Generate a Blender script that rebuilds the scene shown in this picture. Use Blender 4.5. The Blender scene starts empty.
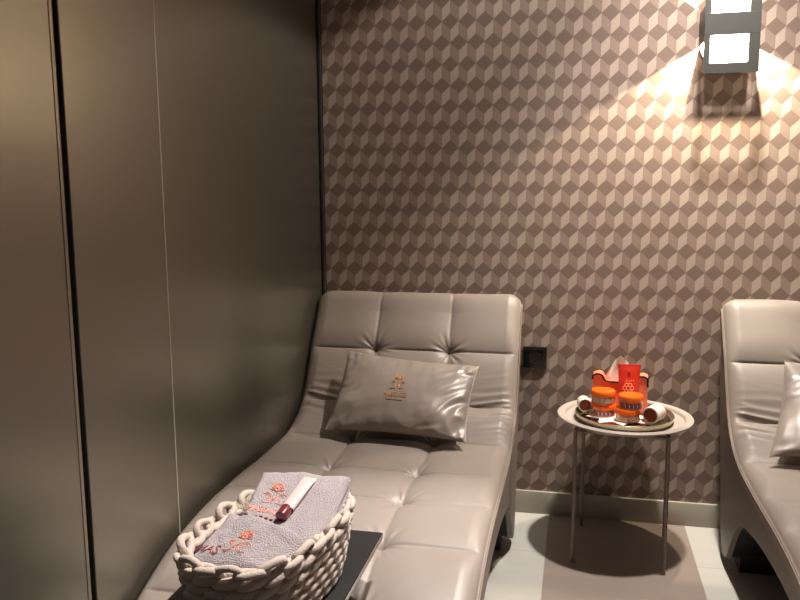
import bpy, bmesh, math, random
from mathutils import Vector, Matrix, noise
C = bpy.context.scene.collection
PI = math.pi
random.seed(7)

# ------------------------------------------------------------------ camera, world, light, exposure
cam_d = bpy.data.cameras.new('camera'); cam = bpy.data.objects.new('camera', cam_d); C.objects.link(cam)
fwd = Vector((-0.22082494, 0.96525941, -0.13968041)); rgt = Vector((0.97504318, 0.22185941, -0.00831877)); upv = Vector((-0.02295965, 0.13803142, 0.99016169))
M = Matrix((rgt, upv, -fwd)).transposed().to_4x4(); M.translation = (0, 0, 1.27615)
cam.matrix_world = M
cam_d.sensor_width = 36; cam_d.lens = 36 * 778.85 / 800; cam_d.clip_start = 0.02
bpy.context.scene.camera = cam
vs = bpy.context.scene.view_settings
vs.view_transform = 'Standard'; vs.look = 'None'; vs.exposure = 0.12; vs.gamma = 1.0; vs.use_curve_mapping = False
w = bpy.data.worlds.new('world'); bpy.context.scene.world = w; w.use_nodes = True
w.node_tree.nodes['Background'].inputs[0].default_value = (1, .92, .85, 1)
w.node_tree.nodes['Background'].inputs[1].default_value = 0.05

def lamp(name, kind, loc, energy, color, **kw):
    d = bpy.data.lights.new(name, kind); d.energy = energy; d.color = color
    for k, v in kw.items(): setattr(d, k, v)
    o = bpy.data.objects.new(name, d); C.objects.link(o); o.location = loc
    return o
WARM = (1, .80, .60)
SPOT = (.41, 2.54, 2.70)
k_ = lamp('ceiling_spot_light', 'SPOT', SPOT, 70, (1, .92, .83), spot_size=math.radians(118), spot_blend=.03, shadow_soft_size=.045)
lamp('ceiling_spot_light', 'SPOT', SPOT, 200, (1, .92, .83), spot_size=math.radians(80), spot_blend=.9, shadow_soft_size=.045)
k_.rotation_euler = (math.radians(2.5), 0, 0)
k_ = lamp('ceiling_spot_light', 'SPOT', (.10, 1.72, 2.70), 330, (1, .92, .84), spot_size=math.radians(50), spot_blend=.6, shadow_soft_size=.045)
k_.rotation_euler = (Vector((-.32, 1.28, .5)) - k_.location).to_track_quat('-Z', 'Y').to_euler()
fill = lamp('room_fill_light', 'AREA', (.9, -.6, 2.69), 2.5, (1, .9, .8), shape='RECTANGLE', size=1.6, size_y=1.2)
LX, LZ, LB = .487, 1.816, .085            # wall lamp bulb: x, z, distance from the wall
lamp('wall_lamp_bulb_light', 'POINT', (LX, 3.0 - LB, LZ), 54, (1, .84, .60), shadow_soft_size=.004)

# ------------------------------------------------------------------ materials
def mat(name, col, rough=.5, metal=0, spec=.5, bump=None, coat=0, trans=0, emit=None, sheen=0, alpha=1, vary=0):
    m = bpy.data.materials.new(name); m.use_nodes = True; nt = m.node_tree; b = nt.nodes['Principled BSDF']
    b.inputs['Base Color'].default_value = (*col, 1); b.inputs['Roughness'].default_value = rough
    b.inputs['Metallic'].default_value = metal; b.inputs['Specular IOR Level'].default_value = spec
    b.inputs['Coat Weight'].default_value = coat; b.inputs['Transmission Weight'].default_value = trans
    b.inputs['Sheen Weight'].default_value = sheen; b.inputs['Alpha'].default_value = alpha
    if emit: b.inputs['Emission Color'].default_value = (*emit[0], 1); b.inputs['Emission Strength'].default_value = emit[1]
    if bump or vary:
        tc = nt.nodes.new('ShaderNodeTexCoord')
    if bump:
        sc, st, dist = bump
        n = nt.nodes.new('ShaderNodeTexNoise'); n.inputs['Scale'].default_value = sc; n.inputs['Detail'].default_value = 4
        bp = nt.nodes.new('ShaderNodeBump'); bp.inputs['Strength'].default_value = st; bp.inputs['Distance'].default_value = dist
        nt.links.new(tc.outputs['Object'], n.inputs['Vector']); nt.links.new(n.outputs['Fac'], bp.inputs['Height'])
        nt.links.new(bp.outputs['Normal'], b.inputs['Normal'])
    if vary:
        n2 = nt.nodes.new('ShaderNodeTexNoise'); n2.inputs['Scale'].default_value = 14; n2.inputs['Detail'].default_value = 6
        r = nt.nodes.new('ShaderNodeMix'); r.data_type = 'RGBA'
        r.inputs['A'].default_value = (*[c * (1 - vary) for c in col], 1); r.inputs['B'].default_value = (*[min(1, c * (1 + vary)) for c in col], 1)
        nt.links.new(tc.outputs['Object'], n2.inputs['Vector']); nt.links.new(n2.outputs['Fac'], r.inputs['Factor'])
        nt.links.new(r.outputs['Result'], b.inputs['Base Color'])
    return m

def wallpaper():
    m = bpy.data.materials.new('wallpaper_cubes'); m.use_nodes = True; nt = m.node_tree; N = nt.nodes; L = nt.links
    b = N['Principled BSDF']
    def mth(op, a, c=None, d=None):
        n = N.new('ShaderNodeMath'); n.operation = op
        for i, v in enumerate((a, c, d)):
            if v is None: continue
            if isinstance(v, (int, float)): n.inputs[i].default_value = v
            else: L.new(v, n.inputs[i])
        return n.outputs[0]
    tc = N.new('ShaderNodeTexCoord'); sp = N.new('ShaderNodeSeparateXYZ'); L.new(tc.outputs['Object'], sp.inputs[0])
    u = mth('DIVIDE', mth('ADD', sp.outputs['X'], .96934), .064651)
    v = mth('DIVIDE', mth('SUBTRACT', 1.12269, sp.outputs['Z']), .077737)
    r = mth('ROUND', v); par = mth('FLOORED_MODULO', r, 2)
    uu = mth('MULTIPLY_ADD', par, .5, mth('SUBTRACT', u, .5))
    du = mth('SUBTRACT', uu, mth('ROUND', uu)); dv = mth('SUBTRACT', v, r)
    dia = mth('LESS_THAN', mth('ADD', mth('DIVIDE', mth('ABSOLUTE', du), .5), mth('DIVIDE', mth('ABSOLUTE', dv), .385)), 1)
    edge = mth('LESS_THAN', mth('ABSOLUTE', mth('SUBTRACT', mth('ADD', mth('DIVIDE', mth('ABSOLUTE', du), .5), mth('DIVIDE', mth('ABSOLUTE', dv), .385)), 1)), .045)
    light = mth('GREATER_THAN', mth('MULTIPLY', du, dv), 0)
    vl = mth('LESS_THAN', mth('ABSOLUTE', du), .018)
    vl2 = mth('GREATER_THAN', mth('ABSOLUTE', du), .482)
    def mixc(f, a, c):
        n = N.new('ShaderNodeMix'); n.data_type = 'RGBA'
        L.new(f, n.inputs['Factor'])
        for k, v in (('A', a), ('B', c)):
            if isinstance(v, tuple): n.inputs[k].default_value = (*v, 1)
            else: L.new(v, n.inputs[k])
        return n.outputs['Result']
    c = mixc(light, (.290, .214, .180), (.435, .345, .292))
    c = mixc(dia, c, (.200, .142, .118))
    line = mth('MULTIPLY', mth('MAXIMUM', edge, mth('MULTIPLY', mth('MAXIMUM', vl, vl2), mth('SUBTRACT', 1, dia))), .3)
    c = mixc(line, c, (.16, .11, .085))
    ns = N.new('ShaderNodeTexNoise'); ns.inputs['Scale'].default_value = 1; ns.inputs['Detail'].default_value = 3
    mp = N.new('ShaderNodeMapping'); mp.inputs['Scale'].default_value = (420, 1, 90); L.new(tc.outputs['Object'], mp.inputs[0]); L.new(mp.outputs[0], ns.inputs['Vector'])
    hs = N.new('ShaderNodeHueSaturation'); L.new(c, hs.inputs['Color']); L.new(mth('MULTIPLY_ADD', ns.outputs['Fac'], .35, .825), hs.inputs['Value'])
    L.new(hs.outputs[0], b.inputs['Base Color']); b.inputs['Roughness'].default_value = .55; b.inputs['Specular IOR Level'].default_value = .35
    bp = N.new('ShaderNodeBump'); bp.inputs['Strength'].default_value = .15; bp.inputs['Distance'].default_value = .001
    L.new(ns.outputs['Fac'], bp.inputs['Height']); L.new(bp.outputs[0], b.inputs['Normal'])
    return m

def floor_mat():
    m = bpy.data.materials.new('floor_tiles'); m.use_nodes = True; nt = m.node_tree; N = nt.nodes; L = nt.links
    b = N['Principled BSDF']
    def mth(op, a, c=None, d=None):
        n = N.new('ShaderNodeMath'); n.operation = op
        for i, v in enumerate((a, c, d)):
            if v is None: continue
            if isinstance(v, (int, float)): n.inputs[i].default_value = v
            else: L.new(v, n.inputs[i])
        return n.outputs[0]
    tc = N.new('ShaderNodeTexCoord'); sp = N.new('ShaderNodeSeparateXYZ'); L.new(tc.outputs['Object'], sp.inputs[0])
    fx = mth('DIVIDE', mth('ADD', sp.outputs['X'], .086), .506); fy = mth('DIVIDE', mth('SUBTRACT', sp.outputs['Y'], 2.656), .506)
    taupe = mth('LESS_THAN', mth('FLOORED_MODULO', fx, 3), 1)
    jx = mth('GREATER_THAN', mth('ABSOLUTE', mth('SUBTRACT', mth('FRACT', fx), .5)), .4965)
    jy = mth('MULTIPLY', mth('GREATER_THAN', mth('ABSOLUTE', mth('SUBTRACT', mth('FRACT', fy), .5)), .4965), mth('SUBTRACT', 1, taupe))
    ns = N.new('ShaderNodeTexNoise'); ns.inputs['Scale'].default_value = 2.2; ns.inputs['Detail'].default_value = 5
    mp = N.new('ShaderNodeMapping'); mp.inputs['Scale'].default_value = (1, 6, 1); L.new(tc.outputs['Object'], mp.inputs[0]); L.new(mp.outputs[0], ns.inputs['Vector'])
    def mixc(f, a, c):
        n = N.new('ShaderNodeMix'); n.data_type = 'RGBA'
        L.new(f, n.inputs['Factor'])
        for k, v in (('A', a), ('B', c)):
            if isinstance(v, tuple): n.inputs[k].default_value = (*v, 1)
            else: L.new(v, n.inputs[k])
        return n.outputs['Result']
    tp = mixc(ns.outputs['Fac'], (.29, .235, .205), (.36, .295, .26))
    wh = mixc(ns.outputs['Fac'], (.52, .51, .48), (.60, .59, .55))
    c = mixc(taupe, wh, tp)
    c = mixc(mth('MULTIPLY', mth('MAXIMUM', jx, jy), .55), c, (.30, .27, .23))
    L.new(c, b.inputs['Base Color']); b.inputs['Roughness'].default_value = .32
    return m

LEATHER = mat('taupe_leather', (.250, .212, .190), .43, spec=.45, bump=(160, .12, .002), vary=.04)
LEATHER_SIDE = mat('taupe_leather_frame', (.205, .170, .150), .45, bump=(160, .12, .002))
LEATHER_PIL = mat('pillow_leather', (.26, .218, .195), .37, spec=.6, bump=(120, .1, .002))
LINING = mat('black_lining', (.010, .010, .013), .7)
PIPING = mat('piping_leather', (.24, .195, .155), .4)
PANEL = mat('bronze_wall_panel', (.245, .228, .190), .33, metal=.88, bump=(3, .05, .02))
PANELTRIM = mat('light_panel_edge', (.26, .225, .18), .35, metal=.7)
SEAMTRIM = mat('pale_seam_strip', (.50, .45, .38), .5, metal=.2)
BLACK = mat('black_gap', (.004, .004, .004), .6)
PAINT = mat('greige_paint', (.44, .40, .345), .5)
CEIL = mat('ceiling_paint', (.55, .50, .44), .8)
DARKWALL = mat('dark_wall_paint', (.20, .17, .14), .7)
TABLE = mat('beige_powder_coat', (.44, .38, .34), .45)
LEGM = mat('taupe_powder_coat', (.25, .195, .16), .4, metal=.3)
BLKTAB = mat('black_lacquer', (.012, .013, .014), .38, bump=(300, .1, .001))
EDGE = mat('polished_edge', (.30, .30, .29), .2, metal=1)
ROPE = mat('beige_cotton_rope', (.52, .435, .385), .85, spec=.15, bump=(260, .6, .003), sheen=.2)
TOWEL = mat('grey_lilac_terry', (.60, .525, .555), 1, spec=.05, bump=(420, 1, .012), sheen=.25, vary=.12)
TOWELB = mat('cream_terry', (.70, .58, .45), 1, spec=.05, bump=(380, 1, .02), sheen=.25, vary=.1)
THREAD = mat('orange_red_thread', (.78, .27, .19), .7)
THREADK = mat('dark_red_thread', (.20, .03, .03), .7)
COPPER = mat('copper_print', (.62, .27, .13), .45, metal=.3)
TUBEW = mat('white_pink_plastic', (.60, .49, .49), .22, coat=.4)
CAPR = mat('dark_red_cap', (.14, .022, .03), .2, coat=.5)
GOLD = mat('brushed_champagne_metal', (.50, .43, .32), .28, metal=.9)
MIRROR = mat('bronze_mirror', (.42, .36, .29), .07, metal=1)
ORANGE = mat('translucent_orange_lid', (1.0, .16, .012), .2, coat=.4)
GLASSY = mat('amber_clear_jar', (.82, .33, .18), .10, trans=.35, coat=.3)
LABELM = mat('silver_jar_label', (.48, .42, .36), .35)
PURP = mat('purple_jar_label', (.22, .055, .075), .4)
WHITEP = mat('white_plastic', (.78, .71, .66), .35)
CRM = mat('cream_gel', (.62, .42, .32), .4)
BRONZE = mat('reddish_bronze_lid', (.30, .075, .035), .3, metal=.35)
CORAL = mat('coral_red_tube', (.80, .055, .03), .25, coat=.5)
CORALD = mat('tube_print_dark', (.42, .02, .02), .4)
PEACH = mat('peach_print', (1.0, .42, .22), .4)
SALMON = mat('salmon_box', (.95, .24, .13), .45)
TRIMB = mat('black_trim', (.01, .008, .008), .4)
TISSUE = mat('white_tissue', (.86, .82, .78), .9, spec=.1)
PLAST = mat('black_plastic', (.010, .010, .010), .3)
LAMPM = mat('grey_lamp_metal', (.07, .07, .066), .55, metal=.2)
LAMPIN = mat('white_lamp_inside', (.92, .88, .80), .6)
BULB = mat('glowing_bulb', (1, 1, 1), .5, emit=((1, .85, .6), 60))
DIFF = mat('spot_diffuser', (1, 1, 1), .5, emit=((1, .88, .7), 8))

# ------------------------------------------------------------------ helpers
def finish(bm, ang=.7):
    bmesh.ops.recalc_face_normals(bm, faces=bm.faces)
    for f in bm.faces: f.smooth = True
    for e in bm.edges:
        if len(e.link_faces) == 2: e.smooth = e.calc_face_angle(0) < ang
def obj(name, bm, m, parent=None, mats=None, ang=.7, recalc=True):
    if recalc: finish(bm, ang)
    else:
        for f in bm.faces: f.smooth = True
    me = bpy.data.meshes.new(name); bm.to_mesh(me); bm.free()
    for x in ([m] if mats is None else mats): me.materials.append(x)
    o = bpy.data.objects.new(name, me); C.objects.link(o)
    if parent: o.parent = parent
    return o
def thing(name, label, cat, loc=(0, 0, 0), rotz=0, group=None):
    o = bpy.data.objects.new(name, None); C.objects.link(o); o.location = loc; o.rotation_euler = (0, 0, rotz)
    o.empty_display_size = .05; o['label'] = label; o['category'] = cat; o['kind'] = 'thing'
    if group: o['group'] = group
    return o
def tag(o, label, cat, group=None):
    o['label'] = label; o['category'] = cat; o['kind'] = 'thing'
    if group: o['group'] = group
    return o
def struct(name, bm, m, mats=None):
    o = obj(name, bm, m, mats=mats); o['kind'] = 'structure'; return o
def box(bm, x0, x1, y0, y1, z0, z1, bev=0, seg=2, mi=0):
    vs_ = [bm.verts.new(p) for p in ((x0, y0, z0), (x1, y0, z0), (x1, y1, z0), (x0, y1, z0), (x0, y0, z1), (x1, y0, z1), (x1, y1, z1), (x0, y1, z1))]
    fs = [bm.faces.new([vs_[i] for i in q]) for q in ((3, 2, 1, 0), (4, 5, 6, 7), (0, 1, 5, 4), (1, 2, 6, 5), (2, 3, 7, 6), (3, 0, 4, 7))]
    for f in fs: f.material_index = mi
    if bev:
        es = list({e for f in fs for e in f.edges})
        bmesh.ops.bevel(bm, geom=es, offset=bev, segments=seg, profile=.5, affect='EDGES')
def B(*a, **k):
    bm = bmesh.new(); box(bm, *a, **k); return bm
def tube(bm, pts, r, n=10, closed=False, cap=True, mi=0):
    pts = [Vector(p) for p in pts]; K = len(pts); rings = []
    rr = r if isinstance(r, (list, tuple)) else [r] * K
    prev = None
    for i, p in enumerate(pts):
        if closed: t = pts[(i + 1) % K] - pts[i - 1]
        else: t = pts[min(i + 1, K - 1)] - pts[max(i - 1, 0)]
        t.normalize()
        if prev is None: a = t.orthogonal().normalized()
        else: a = (prev - t * prev.dot(t)).normalized()
        prev = a; b_ = t.cross(a)
        rings.append([bm.verts.new(p + (a * math.cos(2 * PI * j / n) + b_ * math.sin(2 * PI * j / n)) * rr[i]) for j in range(n)])
    for i in range(K if closed else K - 1):
        A, Bq = rings[i], rings[(i + 1) % K]
        sh = 0
        if closed and i == K - 1:
            sh = min(range(n), key=lambda s: (Bq[s].co - A[0].co).length)
        for j in range(n):
            f = bm.faces.new((A[j], A[(j + 1) % n], Bq[(j + 1 + sh) % n], Bq[(j + sh) % n])); f.material_index = mi
    if cap and not closed:
        bm.faces.new(rings[0][::-1]).material_index = mi; bm.faces.new(rings[-1]).material_index = mi
def lathe(bm, prof, n=48, cx=0, cy=0, mi=0, mtx=None):
    rings = []
    for r, z in prof:
        if r < 1e-6: vs_ = [bm.verts.new((cx, cy, z))]
        else: vs_ = [bm.verts.new((cx + r * math.cos(2 * PI * j / n), cy + r * math.sin(2 * PI * j / n), z)) for j in range(n)]
        rings.append(vs_)
    for A, Bq in zip(rings, rings[1:]):
        for j in range(n):
            a, b_, c, d = A[j % len(A)], A[(j + 1) % len(A)], Bq[(j + 1) % len(Bq)], Bq[j % len(Bq)]
            q = []
            for x in (a, b_, c, d):
                if x not in q: q.append(x)
            if len(q) > 2: bm.faces.new(q).material_index = mi
    if mtx is not None:
        for R_ in rings:
            for v in R_: v.co = mtx @ v.co
def grid(bm, P, nu, nv, closed_u=False, mi=0):
    vs_ = [[bm.verts.new(P[i][j]) for j in range(nv)] for i in range(nu)]
    for i in range(nu if closed_u else nu - 1):
        for j in range(nv - 1):
            bm.faces.new((vs_[i][j], vs_[(i + 1) % nu][j], vs_[(i + 1) % nu][j + 1], vs_[i][j + 1])).material_index = mi
    return vs_
def prism(bm, poly, x0, x1, axis='x', mi=0):
    def P(a, b_, t): return (t, a, b_) if axis == 'x' else ((a, t, b_) if axis == 'y' else (a, b_, t))
    A = [bm.verts.new(P(a, b_, x0)) for a, b_ in poly]; Bq = [bm.verts.new(P(a, b_, x1)) for a, b_ in poly]
    n = len(poly)
    for i in range(n): bm.faces.new((A[i], A[(i + 1) % n], Bq[(i + 1) % n], Bq[i])).material_index = mi
    f1 = bm.faces.new(A[::-1]); f2 = bm.faces.new(Bq)
    f1.material_index = f2.material_index = mi
    bmesh.ops.triangulate(bm, faces=[f1, f2])
def catmull(pts, n):
    pts = [Vector(p) for p in pts]; out = []
    for i in range(len(pts) - 1):
        p0, p1, p2, p3 = pts[max(i - 1, 0)], pts[i], pts[i + 1], pts[min(i + 2, len(pts) - 1)]
        for k in range(n):
            t = k / n
            out.append(.5 * ((2 * p1) + (p2 - p0) * t + (2 * p0 - 5 * p1 + 4 * p2 - p3) * t * t + (3 * p1 - p0 - 3 * p2 + p3) * t ** 3))
    out.append(pts[-1]); return out
def resample(pts, n):
    d = [0]
    for a, b_ in zip(pts, pts[1:]): d.append(d[-1] + (b_ - a).length)
    out = []; k = 0
    for i in range(n):
        s = d[-1] * i / (n - 1)
        while k < len(d) - 2 and d[k + 1] < s: k += 1
        t = (s - d[k]) / max(1e-9, d[k + 1] - d[k]); out.append(pts[k].lerp(pts[k + 1], min(1, t)))
    return out, d[-1]
def text_mesh(txt, size, m, fn, name, parent, ext=.0006):
    cu = bpy.data.curves.new('t', 'FONT'); cu.body = txt; cu.size = size; cu.align_x = 'CENTER'; cu.align_y = 'CENTER'; cu.extrude = ext; cu.resolution_u = 3
    t = bpy.data.objects.new('t', cu); C.objects.link(t)
    bpy.context.view_layer.update()
    me = bpy.data.meshes.new_from_object(t.evaluated_get(bpy.context.evaluated_depsgraph_get()))
    bpy.data.objects.remove(t); bpy.data.curves.remove(cu)
    for v in me.vertices: v.co = fn(v.co.x, v.co.y, v.co.z)
    me.materials.clear(); me.materials.append(m)
    me.name = name
    o = bpy.data.objects.new(name, me); C.objects.link(o); o.parent = parent
    return o

# ------------------------------------------------------------------ the room
XL, XR, YB, YF, ZC = -1.0036, 2.3, 3.0, -1.6, 2.75
struct('floor', B(XL - .1, XR, YF, YB + .1, -.1, 0), floor_mat())
struct('ceiling', B(XL - .1, XR, YF, YB + .1, ZC, ZC + .1), CEIL)
struct('wall_back', B(XL + .012, XR, YB, YB + .1, 0, ZC), wallpaper())
struct('wall_right', B(XR, XR + .1, YF, YB + .1, 0, ZC), DARKWALL)
struct('wall_front', B(XL - .1, XR, YF - .1, YF, 0, ZC), DARKWALL)
# left wall: bronze-coloured metal panels over a black carcass
bm = bmesh.new()
G1, G2 = 1.392, 1.766
for (a, b_) in ((.1, .745), (.75, G1 - .009), (G1 + .011, G2 - .001), (G2 + .001, YB - .028), (-1.6, .095)):
    box(bm, XL - .02, XL, a, b_, 0, ZC, bev=.0015, seg=1)
struct('wall_left', bm, PANEL)
struct('wall_left_backing', B(XL - .1, XL - .012, YF, YB + .1, 0, ZC), BLACK)
bm = bmesh.new(); box(bm, XL - .012, XL + .0015, G1 - .020, G1 - .009, 0, ZC, bev=.001, seg=1)
struct('trim_1', bm, PANELTRIM)
struct('trim_2', B(XL - .012, XL + .0006, G2 - .0018, G2 + .0018, 0, ZC), SEAMTRIM)
struct('trim_3', B(XL - .012, XL + .004, YB - .02, YB - .0045, 0, ZC), BLACK)
struct('trim_4', B(XL + .004, XL + .0095, YB - .0045, YB, 0, ZC), PANELTRIM)
bm = bmesh.new(); box(bm, XL + .012, XR, YB - .013, YB, 0, .092, bev=.003)
struct('baseboard_back', bm, PAINT)

# ------------------------------------------------------------------ ceiling downlights
def downlight(x, y, label):
    t = thing('ceiling_spotlight', label, 'ceiling light', (x, y, ZC))
    bm = bmesh.new(); lathe(bm, [(.062, -.022), (.07, -.012), (.072, 0), (.05, 0), (.05, -.018), (.062, -.022)])
    obj('bezel', bm, WHITEP, t)
    bm = bmesh.new(); lathe(bm, [(0, -.008), (.047, -.008), (.047, -.003), (0, -.003)])
    obj('diffuser', bm, DIFF, t)
downlight(.41, 2.54, 'round white ceiling spotlight above the little round table')
downlight(.10, 1.72, 'round white ceiling spotlight above the front of the left lounge chair')

# ------------------------------------------------------------------ loungers
PROF = [(2.966, .78), (2.966, .825), (2.957, .855), (2.934, .868), (2.908, .854), (2.858, .782), (2.80, .70), (2.75, .612), (2.695, .53), (2.62, .471), (2.50, .437), (2.30, .428), (2.05, .430), (1.88, .424), (1.72, .402), (1.58, .358), (1.42, .285), (1.28, .20), (1.17, .11), (1.125, .05), (1.118, .012)]
HW = .3975
def make_lounger(name, label, x, group):
    t = thing(name, label, 'lounge chair', (x, 2.0, 0), 0, group)
    off = Vector((0, 2.0, 0))
    NS = 640
    pr, Ltot = resample(catmull([Vector((0, a, b_)) for a, b_ in PROF], 12), NS)
    tan = [(pr[min(i + 1, NS - 1)] - pr[max(i - 1, 0)]).normalized() for i in range(NS)]
    nor = [Vector((0, q.z, -q.y)) for q in tan]
    for _ in range(24): nor = [nor[0]] + [(nor[i - 1] + nor[i] + nor[i + 1]).normalized() for i in range(1, NS - 1)] + [nor[-1]]
    sof = lambda i: Ltot * i / (NS - 1)
    def s_at(y, z): return sof(min(range(NS), key=lambda i: (pr[i].y - y) ** 2 + (pr[i].z - z) ** 2))
    rows = [s_at(2.79, .683), s_at(2.675, .51), s_at(2.49, .436), s_at(2.22, .428), s_at(2.0, .43), s_at(1.77, .41), s_at(1.55, .345), s_at(1.34, .24), s_at(1.17, .11)]
    bounds = [s_at(2.952, .862)] + rows + [Ltot]
    cols = [-.14, .14]
    cb = [-HW, -.14, .14, HW]
    skirt = [-.052, -.04, -.028, -.018]
    xs = []
    NX = 176
    for k in range(NX + 1): xs.append(-HW + 2 * HW * k / NX)
    R_ = .026
    def height(X, s):
        h = 0
        a = next((k for k in range(len(bounds) - 1) if bounds[k] <= s <= bounds[k + 1]), None)
        c = next(k for k in range(3) if cb[k] - 1e-6 <= X <= cb[k + 1] + 1e-6)
        v = 1 if a is None else abs(2 * (s - bounds[a]) / (bounds[a + 1] - bounds[a]) - 1)
        u = abs(2 * (X - cb[c]) / (cb[c + 1] - cb[c]) - 1)
        if X < cb[1] or X > cb[2]:
            uu = (X - cb[1]) / (cb[0] - cb[1]) if X < 0 else (X - cb[2]) / (cb[3] - cb[2])
            u = max(0, 1 - 2 * uu) if uu < .5 else 0
        if a == 0: v = 0 if (s - bounds[0]) < .5 * (bounds[1] - bounds[0]) else v
        if a is None and s < bounds[0]: v = 0
        g = min(1, max(0, (s - bounds[0]) / .10))
        h += .015 * (1 - g * u ** 2.6) * (1 - v ** 2.6)
        ds = min(abs(s - r) for r in rows); dx = min(abs(X - c_) for c_ in cols)
        h -= .0036 * math.exp(-(ds / .0032) ** 2)
        h -= .0018 * math.exp(-(dx / .0035) ** 2)
        for ri, r in enumerate(rows):
            if abs(s - r) > .14: continue
            for ci, c_ in enumerate(cols):
                d = math.hypot(s - r, X - c_)
                if d > .16: continue
                h -= .027 * math.exp(-(d / .022) ** 1.3)
                th = math.atan2(s - r, X - c_)
                ph = ri * 1.7 + ci * 2.3
                wv = math.cos(9 * th + ph) * .5 + math.cos(14 * th + ph * 2) * .5
                h += .0028 * wv * math.exp(-((d - .03) / .035) ** 2)
        # creases where the back bends into the seat
        k = math.exp(-((s - rows[1] - .03) / .095) ** 2) * (.35 + .65 * (abs(X) / HW) ** 2)
        nz = noise.noise(Vector((X * 3.2, s * 34 + X * X * 9, 3.1)))
        h += k * .0135 * (1 - 2.2 * abs(nz)) - k * .004
        h += .0022 * noise.noise(Vector((X * 9, s * 9, 1.3)))
        return h
    bm = bmesh.new(); P = []
    for i in range(NS):
        s = sof(i); row = []
        endk = 1
        for d in skirt: row.append(pr[i] + nor[i] * d + Vector((-HW, 0, 0)))
        for X in xs:
            e = HW - abs(X)
            dr = 0 if e > R_ else R_ - math.sqrt(max(0, R_ * R_ - (R_ - e) ** 2))
            k3 = min(1, e / .05); h = height(X, s) * k3 * k3 * (3 - 2 * k3)
            row.append(pr[i] + nor[i] * (h - dr) + Vector((X, 0, 0)))
        for d in skirt[::-1]: row.append(pr[i] + nor[i] * d + Vector((HW, 0, 0)))
        P.append([q - off for q in row])
    grid(bm, P, NS, len(P[0]))
    obj('cushion', bm, LEATHER, t, ang=3)
    # frame: side outline with the arch under the seat
    top = [(pr[i] - nor[i] * .026) for i in range(0, NS, 8)] + [pr[-1] - nor[-1] * .026]
    top = [(q.y, max(q.z, .003)) for q in top]
    arch = catmull([Vector((0, a, b_)) for a, b_ in [(1.30, .03), (1.35, .09), (1.5, .19), (1.68, .27), (1.9, .310), (2.15, .303), (2.36, .270), (2.46, .238), (2.535, .18), (2.59, .115), (2.625, .065)]], 6)
    low = [(1.15, .02)] + [(q.y, q.z) for q in arch] + [(2.648, .045), (2.70, .035), (2.725, .05), (2.76, .13), (2.83, .36), (2.88, .53), (2.93, .74)]
    bm = bmesh.new(); poly = [(a - 2.0, b_) for a, b_ in top + low]
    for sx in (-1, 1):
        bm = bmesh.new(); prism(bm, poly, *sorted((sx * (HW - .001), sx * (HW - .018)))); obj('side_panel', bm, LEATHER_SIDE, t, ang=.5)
    inner = [(a, b_ - (.004 if k < len(top) else -.004)) for k, (a, b_) in enumerate(poly)]
    bm = bmesh.new(); prism(bm, inner, -HW + .019, HW - .019); obj('underside', bm, LINING, t, ang=.5)
    for y_ in (.685, -.79):
        bm = bmesh.new(); box(bm, -HW + .045, HW - .045, y_ - .045, y_ + .045, 0, .075, bev=.004); obj('plinth', bm, LINING, t)
    for sx in (-1, 1):
        bm = bmesh.new(); tube(bm, [pr[i] - nor[i] * .024 - off + Vector((sx * (HW + .0005), 0, 0)) for i in range(12, NS, 4)], .0035, 6)
        obj('piping', bm, PIPING, t)
    bm = None
    return t
la = make_lounger('lounge_chair', 'tufted taupe leather lounge chair beside the dark metal wall, under the black tray table', -.598, 'leather wave loungers')
def copy_tree(o, loc, label):
    c = o.copy(); C.objects.link(c); c.location = loc; c['label'] = label
    for ch in list(o.children):
        d = ch.copy(); C.objects.link(d); d.parent = c
        for g in ch.children:
            e = g.copy(); C.objects.link(e); e.parent = d
    return c
copy_tree(la, (.9035, 2.0, 0), 'taupe leather lounge chair cut off by the right edge, right of the little round table')

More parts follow.
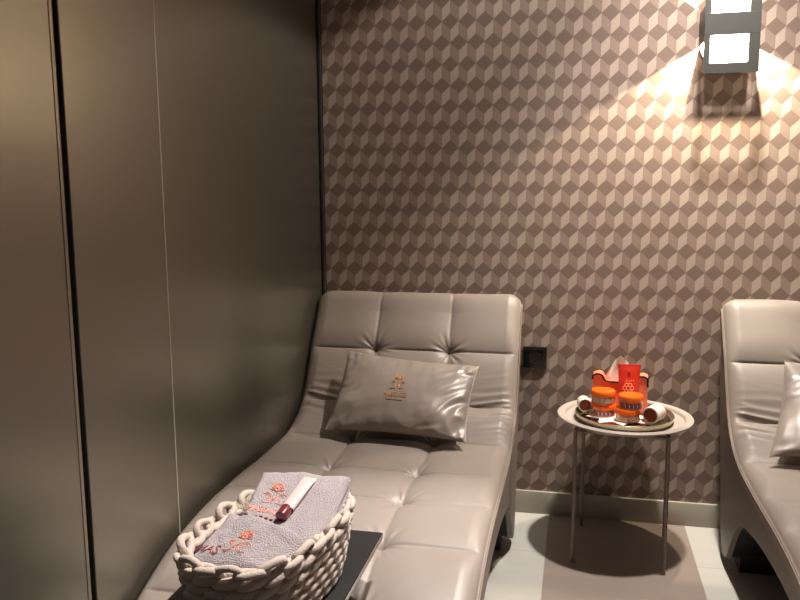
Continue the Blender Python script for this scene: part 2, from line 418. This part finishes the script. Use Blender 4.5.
# ------------------------------------------------------------------ pillows
def make_pillow(name, label, cs, thick, nrm, inset=.012, seed=0, group=None):
    cs = [Vector(c) for c in cs]         # tl, tr, br, bl
    cen = sum(cs, Vector()) / 4
    t = thing(name, label, 'pillow', cen, 0, group)
    ux = ((cs[1] - cs[0]) + (cs[2] - cs[3])).normalized(); nrm = Vector(nrm); nrm = (nrm - ux * nrm.dot(ux)).normalized(); vy = nrm.cross(ux)
    if vy.z < 0: vy = -vy
    NU, NV = 90, 64
    def pt(u, v, side, extra=0):         # u,v in -1..1
        a = (u + 1) / 2; b_ = (v + 1) / 2
        p = (cs[3].lerp(cs[2], a)).lerp(cs[0].lerp(cs[1], a), b_)
        p = p - ux * inset * u * (1 - v * v) ** 1.0 - vy * inset * v * (1 - u * u) ** .8
        th = thick / 2 * (max(0, 1 - abs(u) ** 2.6) ** .62) * (max(0, 1 - abs(v) ** 2.4) ** .62)
        wr = 0
        eu = math.exp(-((1 - abs(u)) / .30)); ev = math.exp(-((1 - abs(v)) / .3))
        nz = noise.noise(Vector((u * 1.9 + seed, v * 4.2 - u * 2.6 + 1.2 * noise.noise(Vector((u * 2, v * 2, seed))), seed + side)))
        wr += eu * (.014 if u > 0 else .006) * (1 - 2.4 * abs(nz)) * (1 if th > .002 else 0)
        nz2 = noise.noise(Vector((u * 6.5 + seed * 3, v * 1.5 + u, seed + 9 + side)))
        wr += ev * .006 * (1 - 2.4 * abs(nz2))
        wr += .006 * noise.noise(Vector((u * 2.1 + seed, v * 2.1, 4)))
        wr *= min(1, th / (thick * .13))
        return p + nrm * side * (th + wr + extra) - cen
    bm = bmesh.new()
    def q(k, n):
        return math.sin(PI / 2 * (2 * k / (n - 1) - 1))
    for side in (1, -1):
        grid(bm, [[pt(q(i, NU), q(j, NV), side) for j in range(NV)] for i in range(NU)], NU, NV)
    bmesh.ops.remove_doubles(bm, verts=bm.verts, dist=.0006)
    cov = obj('cover', bm, LEATHER_PIL, t, ang=2.5)
    bm = bmesh.new()
    for (a0, a1) in (((-1, -1), (1, -1)), ((1, -1), (1, 1)), ((1, 1), (-1, 1)), ((-1, 1), (-1, -1))):
        pts = [pt(a0[0] + (a1[0] - a0[0]) * k / 30, a0[1] + (a1[1] - a0[1]) * k / 30, 1) for k in range(31)]
        tube(bm, pts, .0022, 6)
    obj('seam', bm, PIPING, t)
    return t, pt
def emblem(bm, fn, s, mi=0, r=.0012):
    """small crest: a bud of petals over two curled scrolls around a monogram"""
    def path(pts, rad=r):
        tube(bm, [fn(a * s, b_ * s, 0.0006) for a, b_ in pts], rad, 5, mi=mi)
    for k in range(5):
        a = PI / 2 + (k - 2) * .55
        c = (math.cos(a) * .33, .62 + math.sin(a) * .30)
        path([(c[0] + .20 * math.cos(t) * (1 if True else 0), c[1] + .17 * math.sin(t)) for t in [2 * PI * j / 12 for j in range(13)]], r * 1.25)
    path([(.12 * math.cos(t), .62 + .12 * math.sin(t)) for t in [2 * PI * j / 12 for j in range(13)]], r * 1.5)
    for sx in (-1, 1):
        path([(sx * (.55 + .38 * math.cos(t)), -.12 + .42 * math.sin(t)) for t in [PI * .25 + 1.5 * PI * j / 14 for j in range(15)]])
        path([(sx * (.55 + .16 * math.cos(t)), -.02 + .18 * math.sin(t)) for t in [PI * .1 + 1.2 * PI * j / 8 for j in range(9)]], r * .8)
    path([(-.24, -.48), (-.2, .14), (0, -.2), (.2, .14), (.24, -.48)])
p1, pt1 = make_pillow('pillow', 'taupe leather pillow with a copper crest, leaning in the left lounge chair',
                      [(-.812, 2.70, .695), (-.326, 2.65, .668), (-.338, 2.40, .471), (-.822, 2.44, .472)], .125, (0, -1, .62), seed=1.3)
def pf(pt, cx, cy, sx, sy):
    def f(x, y, z): return pt(cx + x / sx, cy + y / sy, 1, z + .0012)
    return f
f1 = pf(pt1, -.03, .02, .24, .125)
bm = bmesh.new(); emblem(bm, lambda a, b_, c: f1(a, b_ + .016, c), .03, r=.0011)
obj('crest', bm, COPPER, p1)
text_mesh('MASSAGE', .021, COPPER, lambda x, y, z: f1(x * .95, y - .020, z), 'lettering', p1)
bm = bmesh.new(); tube(bm, [f1(-.03 + .006 * k, -.037, 0) for k in range(11)], .0011, 5)
obj('crest_line', bm, COPPER, p1)
p2, pt2 = make_pillow('pillow', 'taupe leather pillow cut off by the right edge, leaning in the right lounge chair',
                      [(.667, 2.70, .715), (1.12, 2.68, .69), (1.09, 2.42, .470), (.575, 2.43, .478)], .125, (0, -1, .62), seed=5.1)

# ------------------------------------------------------------------ wall socket
t = thing('wall_socket', 'black square power socket on the patterned wall, right of the left lounge chair', 'socket', (-.151, 3.0, .631))
bm = bmesh.new(); box(bm, -.0445, .0445, -.010, 0, -.042, .042, bev=.003); obj('plate', bm, PLAST, t)
bm = bmesh.new(); lathe(bm, [(.0235, .0), (.0235, .003), (.0205, .003), (.0195, -.0), (0, -.0)], 32, mtx=Matrix.Translation((0, -.0105, 0)) @ Matrix.Rotation(PI / 2, 4, 'X')); obj('round_recess', bm, PLAST, t)
bm = bmesh.new(); box(bm, -.031, .031, -.0135, -.009, -.031, -.0295); box(bm, -.031, .031, -.0135, -.009, .0295, .031); box(bm, -.031, -.0295, -.0135, -.009, -.031, .031); box(bm, .0295, .031, -.0135, -.009, -.031, .031)
obj('inner_frame', bm, PLAST, t)
bm = bmesh.new()
for sx in (-1, 1): lathe(bm, [(0, .001), (.0024, .001), (.0024, -.002), (0, -.002)], 12, mtx=Matrix.Translation((sx * .0095, -.0115, 0)) @ Matrix.Rotation(PI / 2, 4, 'X'))
obj('pin_hole', bm, TRIMB, t)

# ------------------------------------------------------------------ wall lamp
t = thing('wall_lamp', 'hourglass shaped up and down wall lamp shining on the patterned wall', 'wall lamp', (LX, 3.0, LZ))
S = Vector((0, -LB, 0))
A_ = Vector((-.087, 0, -.050)); B_ = Vector((.086, 0, -.052)); C_ = Vector((.135, 0, -.307)); D_ = Vector((-.134, 0, -.304))
K = .44
for sg, nm in ((1, 'shade_wing'), (-1, 'shade_wing')):
    P = [Vector((q.x, q.y - (.001), q.z * sg)) for q in (A_, B_)] + [Vector(((S + K * (q - S)).x, (S + K * (q - S)).y, (S + K * (q - S)).z * sg)) for q in (C_, D_)]
    nrm = (P[1] - P[0]).cross(P[3] - P[0]).normalized() * .003
    bm = bmesh.new(); a = [bm.verts.new(p) for p in P]; b2 = [bm.verts.new(p + nrm) for p in P]
    bm.faces.new(a); bm.faces.new(b2[::-1])
    for i in range(4): bm.faces.new((a[i], a[(i + 1) % 4], b2[(i + 1) % 4], b2[i]))
    obj(nm, bm, LAMPIN, t, ang=.3)
bm = bmesh.new()
box(bm, -.088, -.084, -.118, -.0005, -.050, .066, bev=.001); obj('side_cheek', bm, LAMPM, t)
bm = bmesh.new(); box(bm, .084, .088, -.118, -.0005, -.050, .066, bev=.001); obj('side_cheek', bm, LAMPM, t)
bm = bmesh.new()                                      # front plate: middle band, side posts and end bars round the two square openings
box(bm, -.088, .088, -.122, -.118, -.034, .038, bev=.001)
for z0, z1 in ((-.125, -.034), (.038, .125)): box(bm, -.088, -.068, -.122, -.118, z0, z1); box(bm, .053, .088, -.122, -.118, z0, z1)
box(bm, -.088, .088, -.122, -.118, -.158, -.125); box(bm, -.088, .088, -.122, -.118, .125, .158)
obj('front_plate', bm, LAMPM, t, ang=.3)
bm = bmesh.new(); lathe(bm, [(0, -.02), (.006, -.018), (.008, -.008), (.008, .008), (.006, .018), (0, .02)], 16, cy=-LB - .012)
obj('bulb', bm, BULB, t)

# ------------------------------------------------------------------ round side table
TX, TY, TR, TZ = .173, 2.756, .230, .491
t = thing('side_table', 'round beige metal side table on thin legs between the two lounge chairs', 'table', (TX, TY, 0), -.104)
bm = bmesh.new(); lathe(bm, [(0, TZ - .014), (.196, TZ - .014), (.201, TZ - .011), (.204, TZ - .002), (.207, TZ), (.228, TZ), (.230, TZ - .002), (.229, TZ - .006), (.209, TZ - .006), (.204, TZ - .018), (0, TZ - .018)], 96)
obj('tabletop', bm, TABLE, t)
for sx in (-1, 1):
    for sy in (-1, 1):
        bm = bmesh.new(); x_, y_ = sx * .149, sy * .149 - .020
        tube(bm, [(x_, y_, TZ - .018), (x_, y_, .004)], .0062, 12)
        obj('leg', bm, LEGM, t)
bm = bmesh.new()
for sx in (-1, 1): box(bm, sx * .148 - .006, sx * .148 + .006, -.169, .129, TZ - .027, TZ - .017, bev=.001)
box(bm, -.148, .148, -.175, -.163, TZ - .027, TZ - .017, bev=.001); box(bm, -.148, .148, .123, .135, TZ - .027, TZ - .017, bev=.001)
obj('apron', bm, LEGM, t)
TT = TZ - .014
# tray
QX, QY = .171, 2.742
t = thing('tray', 'round champagne metal tray with a mirror bottom on the side table', 'tray', (QX, QY, TT))
bm = bmesh.new(); lathe(bm, [(0, 0), (.157, 0), (.161, .003), (.167, .024), (.1655, .0255), (.1635, .024), (.159, .014), (.154, .012), (0, .012)], 96)
obj('rim', bm, GOLD, t)
bm = bmesh.new(); lathe(bm, [(0, .0124), (.153, .0124), (.154, .0122)], 96); obj('mirror_plate', bm, MIRROR, t)
TR0 = TT + .0128
def jar(x, y, z, label, lab_mat, r=.041, h=.0455, grp='orange lidded jars on the tray'):
    t = thing('cosmetic_jar', label, 'jar', (x, y, z), 0, grp)
    bm = bmesh.new(); lathe(bm, [(0, 0), (r * .90, 0), (r * .97, .003), (r * .97, h * .55), (r * .92, h * .58), (0, h * .58)], 48); obj('body', bm, GLASSY, t)
    bm = bmesh.new()
    n = 24; P = [[Vector((r * .985 * math.cos(a), r * .985 * math.sin(a), zz)) for zz in (.006, h * .50)] for a in [-PI / 2 - 1.05 + 2.1 * k / n for k in range(n + 1)]]
    grid(bm, P, n + 1, 2); obj('paper_label', bm, lab_mat, t)
    bm = bmesh.new()
    for k in range(4):
        a = -PI / 2 - .5 + k * .33; q = Vector((r * .995 * math.cos(a), r * .995 * math.sin(a), h * .30))
        tube(bm, [q + Vector((0, 0, -.005)), q + Vector((.002, 0, .001)), q + Vector((-.001, 0, .006))], .0011, 5)
    obj('label_print', bm, WHITEP if lab_mat is PURP else PEACH, t)
    bm = bmesh.new(); lathe(bm, [(0, h * .56), (r, h * .56), (r * 1.01, h * .60), (r * 1.01, h * .94), (r * .96, h), (0, h)], 48); obj('lid', bm, ORANGE, t)
jar(.102, 2.742, TR0, 'orange lidded jar at the bottom of the left stack on the tray', PURP)
jar(.099, 2.738, TR0 + .0458, 'orange lidded jar with a silvery label, top of the left stack on the tray', LABELM)
jar(.180, 2.686, TR0, 'orange lidded jar at the bottom of the right stack on the tray', CRM)
jar(.188, 2.688, TR0 + .0458, 'orange lidded jar on top of the right stack, in front of the red tube', PURP)
# tube
t = thing('cosmetic_tube', 'coral red squeeze tube standing upright behind the jars on the tray', 'tube', (.185, 2.757, TR0), .08)
bm = bmesh.new(); P = []
n = 32
for k in range(17):
    f_ = k / 16; z = .028 + f_ * .150; a = .030 + .0085 * f_; b_ = .026 * (1 - f_) ** .8 + .0012
    P.append([Vector((a * math.cos(th), b_ * math.sin(th), z)) for th in [2 * PI * j / n for j in range(n + 1)]])
grid(bm, P, 17, n + 1); bmesh.ops.remove_doubles(bm, verts=bm.verts, dist=.0001)
obj('tube_body', bm, CORAL, t)
bm = bmesh.new(); box(bm, -.0388, .0388, -.0016, .0016, .168, .181, bev=.0007); obj('crimp', bm, CORAL, t)
bm = bmesh.new(); lathe(bm, [(0, 0), (.026, 0), (.028, .003), (.028, .027), (0, .029)], 32); obj('cap', bm, WHITEP, t)
bm = bmesh.new()
def tf(a, zz): return Vector((a, -(.026 * max(0, 1 - (zz - .028) / .15) ** .8 + .0012) * math.sqrt(max(0, 1 - (a / .036) ** 2)) - .0012, zz))
for k in range(6):
    a = 2 * PI * k / 6
    tube(bm, [tf(-.004 + .012 * math.cos(a) + .006 * math.cos(q), .100 + .012 * math.sin(a) + .006 * math.sin(q)) for q in [2 * PI * j / 10 for j in range(11)]], .0014, 5)
obj('flower_print', bm, PEACH, t)
bm = bmesh.new()
for k in range(3): tube(bm, [tf(-.006, .146 + k * .005), tf(.006 - .002 * k, .1465 + k * .005)], .0012, 5)
obj('dark_print', bm, CORALD, t)
bm = bmesh.new()
for k in range(5): tube(bm, [tf(-.012 + k * .006, .122), tf(-.010 + k * .006, .129)], .0010, 5)
obj('light_print', bm, PEACH, t)
# tissue box
t = thing('tissue_box', 'salmon tissue box with black trim and a dip in its front, behind the jars', 'tissue box', (.160, 2.826, TR0), -.10)
W_, H_ = .094, .132
def toph(a):
    k = abs(a) / W_
    e = 1 / (1 + math.exp((.60 - k) * 26))
    return H_ - .026 * (1 - e) - .006 * max(0, (k - .85) / .15)
nx = 40
bm = bmesh.new(); xs_ = [-W_ + 2 * W_ * k / nx for k in range(nx + 1)]
poly = [(-W_, 0), (W_, 0)] + [(a, toph(a)) for a in xs_[::-1]]
prism(bm, poly, -.034, .034, axis='y'); obj('box_body', bm, SALMON, t, ang=.4)
for yy in (-.034, .034):
    bm = bmesh.new(); tube(bm, [(a, yy, toph(a)) for a in xs_] + [(W_, yy, H_ * .72)], .0036, 8); tube(bm, [(-W_, yy, toph(-W_)), (-W_, yy, H_ * .85)], .0036, 8)
    obj('trim_cord', bm, TRIMB, t)
bm = bmesh.new(); P = []
for i in range(25):
    row = []
    for j in range(17):
        u = i / 24 * 2 - 1; v = j / 16
        xl = -.062 + .032 * v; xr = .030 - .004 * v; x_ = (xl + xr) / 2 + u * (xr - xl) / 2; z_ = toph(0) - .004 + v * .092 * (1 - .25 * u * u) - .010 * v * max(0, -u)
        y_ = .006 * math.sin(u * 7 + 1) * (.3 + v) + .010 * math.sin(u * 3 + v * 3)
        row.append(Vector((x_, y_, z_)))
    P.append(row)
grid(bm, P, 25, 17)
bmesh.ops.solidify(bm, geom=bm.faces[:], thickness=.0012)
tag(obj('tissue', bm, TISSUE), 'crumpled white tissue sticking up out of the salmon tissue box', 'tissue').matrix_world = Matrix.Translation((.160, 2.826, TR0)) @ Matrix.Rotation(-.10, 4, 'Z')
# lying jars
def lying(x, y, r, L_, ang, label):
    t = thing('lotion_bottle', label, 'bottle', (x, y, TR0 + r), ang, 'white bottles lying on the tray')
    RX = Matrix.Rotation(-PI / 2, 4, 'X')       # lathe axis -> +y (away)
    bm = bmesh.new(); lathe(bm, [(r * .84, .002), (r * .84, 0), (r * .96, 0), (r, .003), (r, L_ - .004), (r * .9, L_), (0, L_)], 40, mtx=RX); obj('body', bm, WHITEP, t)
    bm = bmesh.new(); lathe(bm, [(0, .001), (r * .25, .0022), (r * .5, .001), (r * .8, .0035), (r * .845, .001), (r * .845, .01)], 40, mtx=RX); obj('end_cap', bm, BRONZE, t)
lying(.251, 2.662, .0285, .066, -.50, 'white bottle lying on its side right of the jars, bronze end to the front')
lying(.0385, 2.762, .024, .055, .10, 'white bottle lying on its side left of the jars, bronze end to the front')

# ------------------------------------------------------------------ black table over the lounger
BZ = .50
t = thing('tray_table', 'black rectangular table over the left lounge chair, carrying the rope basket', 'table', (-.587, .95, 0))
bm = bmesh.new(); box(bm, -.168, .165, -.02, .690, BZ - .014, BZ, bev=.0015); obj('tabletop', bm, BLKTAB, t)
bm = bmesh.new(); box(bm, .1652, .1675, -.02, .690, BZ - .013, BZ - .0005, bev=.0006); obj('edge_strip', bm, EDGE, t)
for sx in (-1, 1):
    bm = bmesh.new(); box(bm, sx * .14 - .012, sx * .14 + .012, -.018, .006, .022, BZ - .014, bev=.002); obj('leg', bm, BLKTAB, t)
    bm = bmesh.new(); box(bm, sx * .14 - .012, sx * .14 + .012, -.40, .12, 0, .022, bev=.002); obj('foot', bm, BLKTAB, t)

# ------------------------------------------------------------------ rope basket
BC = Vector((-.563, 1.332, BZ + .004)); BR = math.radians(-8); BA, BB, BH = .112, .192, .128
def ring(th, f_=1, off=0):
    n = 2.9
    c, s = math.cos(th), math.sin(th)
    k = (abs(c) ** n + abs(s) ** n) ** (-1 / n)
    x_, y_ = (BA * f_ + off) * c * k, (BB * f_ + off) * s * k
    return Vector((x_ * math.cos(BR) - y_ * math.sin(BR), x_ * math.sin(BR) + y_ * math.cos(BR), 0))
def ring_even(nn, f_=1, off=0):
    pts = [ring(2 * PI * k / 720, f_, off) for k in range(721)]
    return resample(pts, nn + 1)[0][:nn]
t = thing('rope_basket', 'chunky beige knitted rope basket full of towels on the black table', 'basket', BC)
bm = bmesh.new()
NR = 6; rz = .0212
for k in range(NR):
    z = .0125 + k * rz; f_ = .84 + .16 * (k / (NR - 1)) ** .8
    NT = 25; M_ = NT * 8
    base = ring_even(M_, f_)
    for q in range(NT):
        i = (q * 8 + (k % 2) * 4) % M_
        tg = (base[(i + 2) % M_] - base[i - 2]).normalized(); out = Vector((tg.y, -tg.x, 0))
        d_ = (tg * .98 + Vector((0, 0, .20))).normalized(); L2 = .031
        pts = []; rad = []
        for j in range(11):
            t_ = j / 10 * 2 - 1
            pts.append(base[i] + Vector((0, 0, z)) + d_ * L2 * t_ + out * (.0045 * (1 - t_ * t_) - .004 * t_))
            rad.append(.0026 + .0082 * max(0, 1 - t_ * t_) ** .55)
        tube(bm, pts, rad, 10)
    tube(bm, [p + Vector((0, 0, z + .010)) - (p.normalized() * .006) for p in base], .006, 6, closed=True)
obj('rope_body', bm, ROPE, t, ang=3)
bm = bmesh.new()
NL = 27; base = ring_even(NL * 10, 1.0, .001)
for k in range(NL):
    i = k * 10; c = base[i]; tg = (base[(i + 3) % len(base)] - base[i - 3]).normalized(); out = Vector((tg.y, -tg.x, 0)); zt = Vector((0, 0, 1))
    tilt = 1.0 if k % 2 else .25
    b2 = (out * math.cos(tilt) + zt * math.sin(tilt))
    lift = .134 + random.uniform(-.002, .003)
    pts = [c + zt * (lift + .002 * math.sin(2 * th)) + tg * .0235 * math.cos(th) + b2 * .0130 * math.sin(th) + (zt * .004 if k % 2 else -zt * .002) for th in [2 * PI * j / 20 for j in range(20)]]
    tube(bm, pts, .0064 + .0006 * (k % 3), 8, closed=True)
obj('rim_loops', bm, ROPE, t, ang=3)
bm = bmesh.new(); P = [[ring(2 * PI * k / 64, .82 * f_) + Vector((0, 0, zz)) for f_, zz in ((.01, .004), (1, .004))] for k in range(65)]
grid(bm, P, 65, 2); bmesh.ops.remove_doubles(bm, verts=bm.verts, dist=.0001); bmesh.ops.solidify(bm, geom=bm.faces[:], thickness=.003)
obj('basket_floor', bm, ROPE, t)

# ------------------------------------------------------------------ towels
def soft_slab(cs, thick, seed, amp=.004, mound=0, layers=2, nu=80, nv=64, pw=10):
    cs = [Vector(c) for c in cs]       # back-left, back-right, front-right, front-left (top surface)
    def surf(a, b_, extra=0):          # a: left->right 0..1, b: front->back 0..1
        p = cs[3].lerp(cs[2], a).lerp(cs[0].lerp(cs[1], a), b_)
        u, v = 2 * a - 1, 2 * b_ - 1
        edge = max(0, 1 - abs(u) ** pw) * max(0, 1 - abs(v) ** pw)
        n1 = noise.noise(Vector((a * 3 + seed, b_ * 3, seed))); n2 = noise.noise(Vector((a * 9 + seed, b_ * 7, seed + 3)))
        z = mound * max(0, 1 - u * u) ** .7 * max(0, 1 - v * v) ** .7 + amp * n1 * 2 + amp * .6 * n2
        z += .0007 * noise.noise(Vector((a * 110, b_ * 90, seed)))
        return p + Vector((0, 0, z + extra)), edge
    bm = bmesh.new(); P = []
    for i in range(nu):
        col = []
        for j in range(nv):
            p, e = surf(i / (nu - 1), j / (nv - 1)); col.append(p - Vector((0, 0, thick * .22 * (1 - e) ** 2)))
        P.append(col)
    top = grid(bm, P, nu, nv)
    # rim loop and folded sides
    loop = [top[i][0] for i in range(nu)] + [top[nu - 1][j] for j in range(1, nv)] + [top[i][nv - 1] for i in range(nu - 2, -1, -1)] + [top[0][j] for j in range(nv - 2, 0, -1)]
    cen = sum(cs, Vector()) / 4
    prev = loop; base = [v.co.copy() for v in loop]
    steps = 8 * layers
    for k in range(1, steps + 1):
        f_ = k / steps; bulge = .0045 * abs(math.sin(PI * layers * f_)) 
        cur = []
        for b0 in base:
            o_ = Vector((b0.x - cen.x, b0.y - cen.y, 0)).normalized()
            cur.append(bm.verts.new(b0 + o_ * bulge + Vector((0, 0, -thick * f_))))
        n = len(loop)
        for i in range(n): bm.faces.new((prev[i], cur[i], cur[(i + 1) % n], prev[(i + 1) % n]))
        prev = cur
    bm.faces.new(prev)
    return bm, surf
GT = 'towels in the rope basket'
bm, sf1 = soft_slab([(-.642, 1.488, .690), (-.456, 1.500, .690), (-.458, 1.275, .630), (-.622, 1.275, .630)], .038, 2.2, amp=.0035, layers=2)
t1 = thing('towel', 'folded grey lilac towel at the back of the basket, under the small white tube', 'towel', (0, 0, 0), 0, GT)
obj('terry_cloth', bm, TOWEL, t1, ang=3)
def tm(sf, a0, b0, wx, wy):
    def f(x, y, z): return sf(a0 + x / wx, b0 + y / wy)[0] + Vector((0, 0, z + .0009))
    return f
g1 = tm(sf1, .24, .44, .20, .21)
bm = bmesh.new(); emblem(bm, lambda a, b_, c: g1(a + .008, b_ + .032, c), .032, r=.0008)
obj('embroidered_crest', bm, THREAD, t1)
text_mesh('MASSAGE', .022, THREAD, lambda x, y, z: g1(x * .92, y - .008, z), 'embroidered_lettering', t1)
bm = bmesh.new()
for k in range(7):
    q = g1(-.036 + k * .012, -.029, .0006); tube(bm, [q - Vector((.003, 0, 0)), q + Vector((.003, 0, 0))], .0021, 6)
obj('embroidered_dots', bm, THREADK, t1)
bm, sf2 = soft_slab([(-.642, 1.322, .676), (-.466, 1.280, .656), (-.500, 1.172, .628), (-.662, 1.172, .632)], .065, 6.4, amp=.006, mound=.014, layers=3, pw=6)
t2 = thing('towel', 'rumpled grey lilac towel at the front of the basket with red embroidery', 'towel', (0, 0, 0), 0, GT)
obj('terry_cloth', bm, TOWEL, t2, ang=3)
g2 = tm(sf2, .40, .30, .18, .115)
bm = bmesh.new(); emblem(bm, lambda a, b_, c: g2(a + .012, b_ + .004, c), .028, r=.0008)
obj('embroidered_crest', bm, THREAD, t2)
text_mesh('MAS', .025, THREADK, lambda x, y, z: g2(x - .040, y - .012, z), 'embroidered_lettering', t2)
bm, sf3 = soft_slab([(-.682, 1.452, .650), (-.645, 1.470, .650), (-.640, 1.395, .640), (-.678, 1.385, .638)], .05, 9.1, amp=.003, layers=2, nu=30, nv=30)
tag(obj('towel', bm, TOWELB, ang=3), 'cream towel at the left back corner of the basket, mostly hidden', 'towel', GT)
# small tube on the towel
pa, pb = sf1(.475, .26)[0] + Vector((0, 0, .0095)), sf1(.60, .86)[0] + Vector((0, 0, .0055))
t = thing('lotion_tube', 'small white tube with a dark red cap lying on the back towel', 'tube', (0, 0, 0))
ax = (pb - pa).normalized(); side = ax.cross(Vector((0, 0, 1))).normalized(); un_ = side.cross(ax)
Ln = (pb - pa).length
bm = bmesh.new(); P = []
for k in range(13):
    f_ = .24 + .76 * k / 12; w_ = .0145 + .001 * k / 12; h_ = .008 * (1 - (k / 12) ** 2) + .0012
    P.append([pa + ax * Ln * f_ + side * w_ * math.cos(th) + un_ * h_ * math.sin(th) for th in [2 * PI * j / 20 for j in range(21)]])
grid(bm, P, 13, 21); bmesh.ops.remove_doubles(bm, verts=bm.verts, dist=.00005)
obj('tube_body', bm, TUBEW, t)
bm = bmesh.new(); tube(bm, [pa + ax * Ln * f_ for f_ in (.04, .06, .23, .25)], [.0085, .0120, .0126, .0118], 16); obj('cap', bm, CAPR, t)
# napkin under the things on the tray
bm = bmesh.new(); pts = []
for k in range(16):
    a = 2 * PI * k / 16 + .12; r_ = .108 if k % 2 == 0 else .070
    pts.append((.150 + r_ * math.cos(a) * 1.02, 2.728 + r_ * math.sin(a)))
prism(bm, pts, TR0 - .0003, TR0 + .0005, axis='z')
tag(obj('paper_doily', bm, TISSUE, ang=.3), 'white paper doily with pointed corners under the jars on the tray', 'doily')
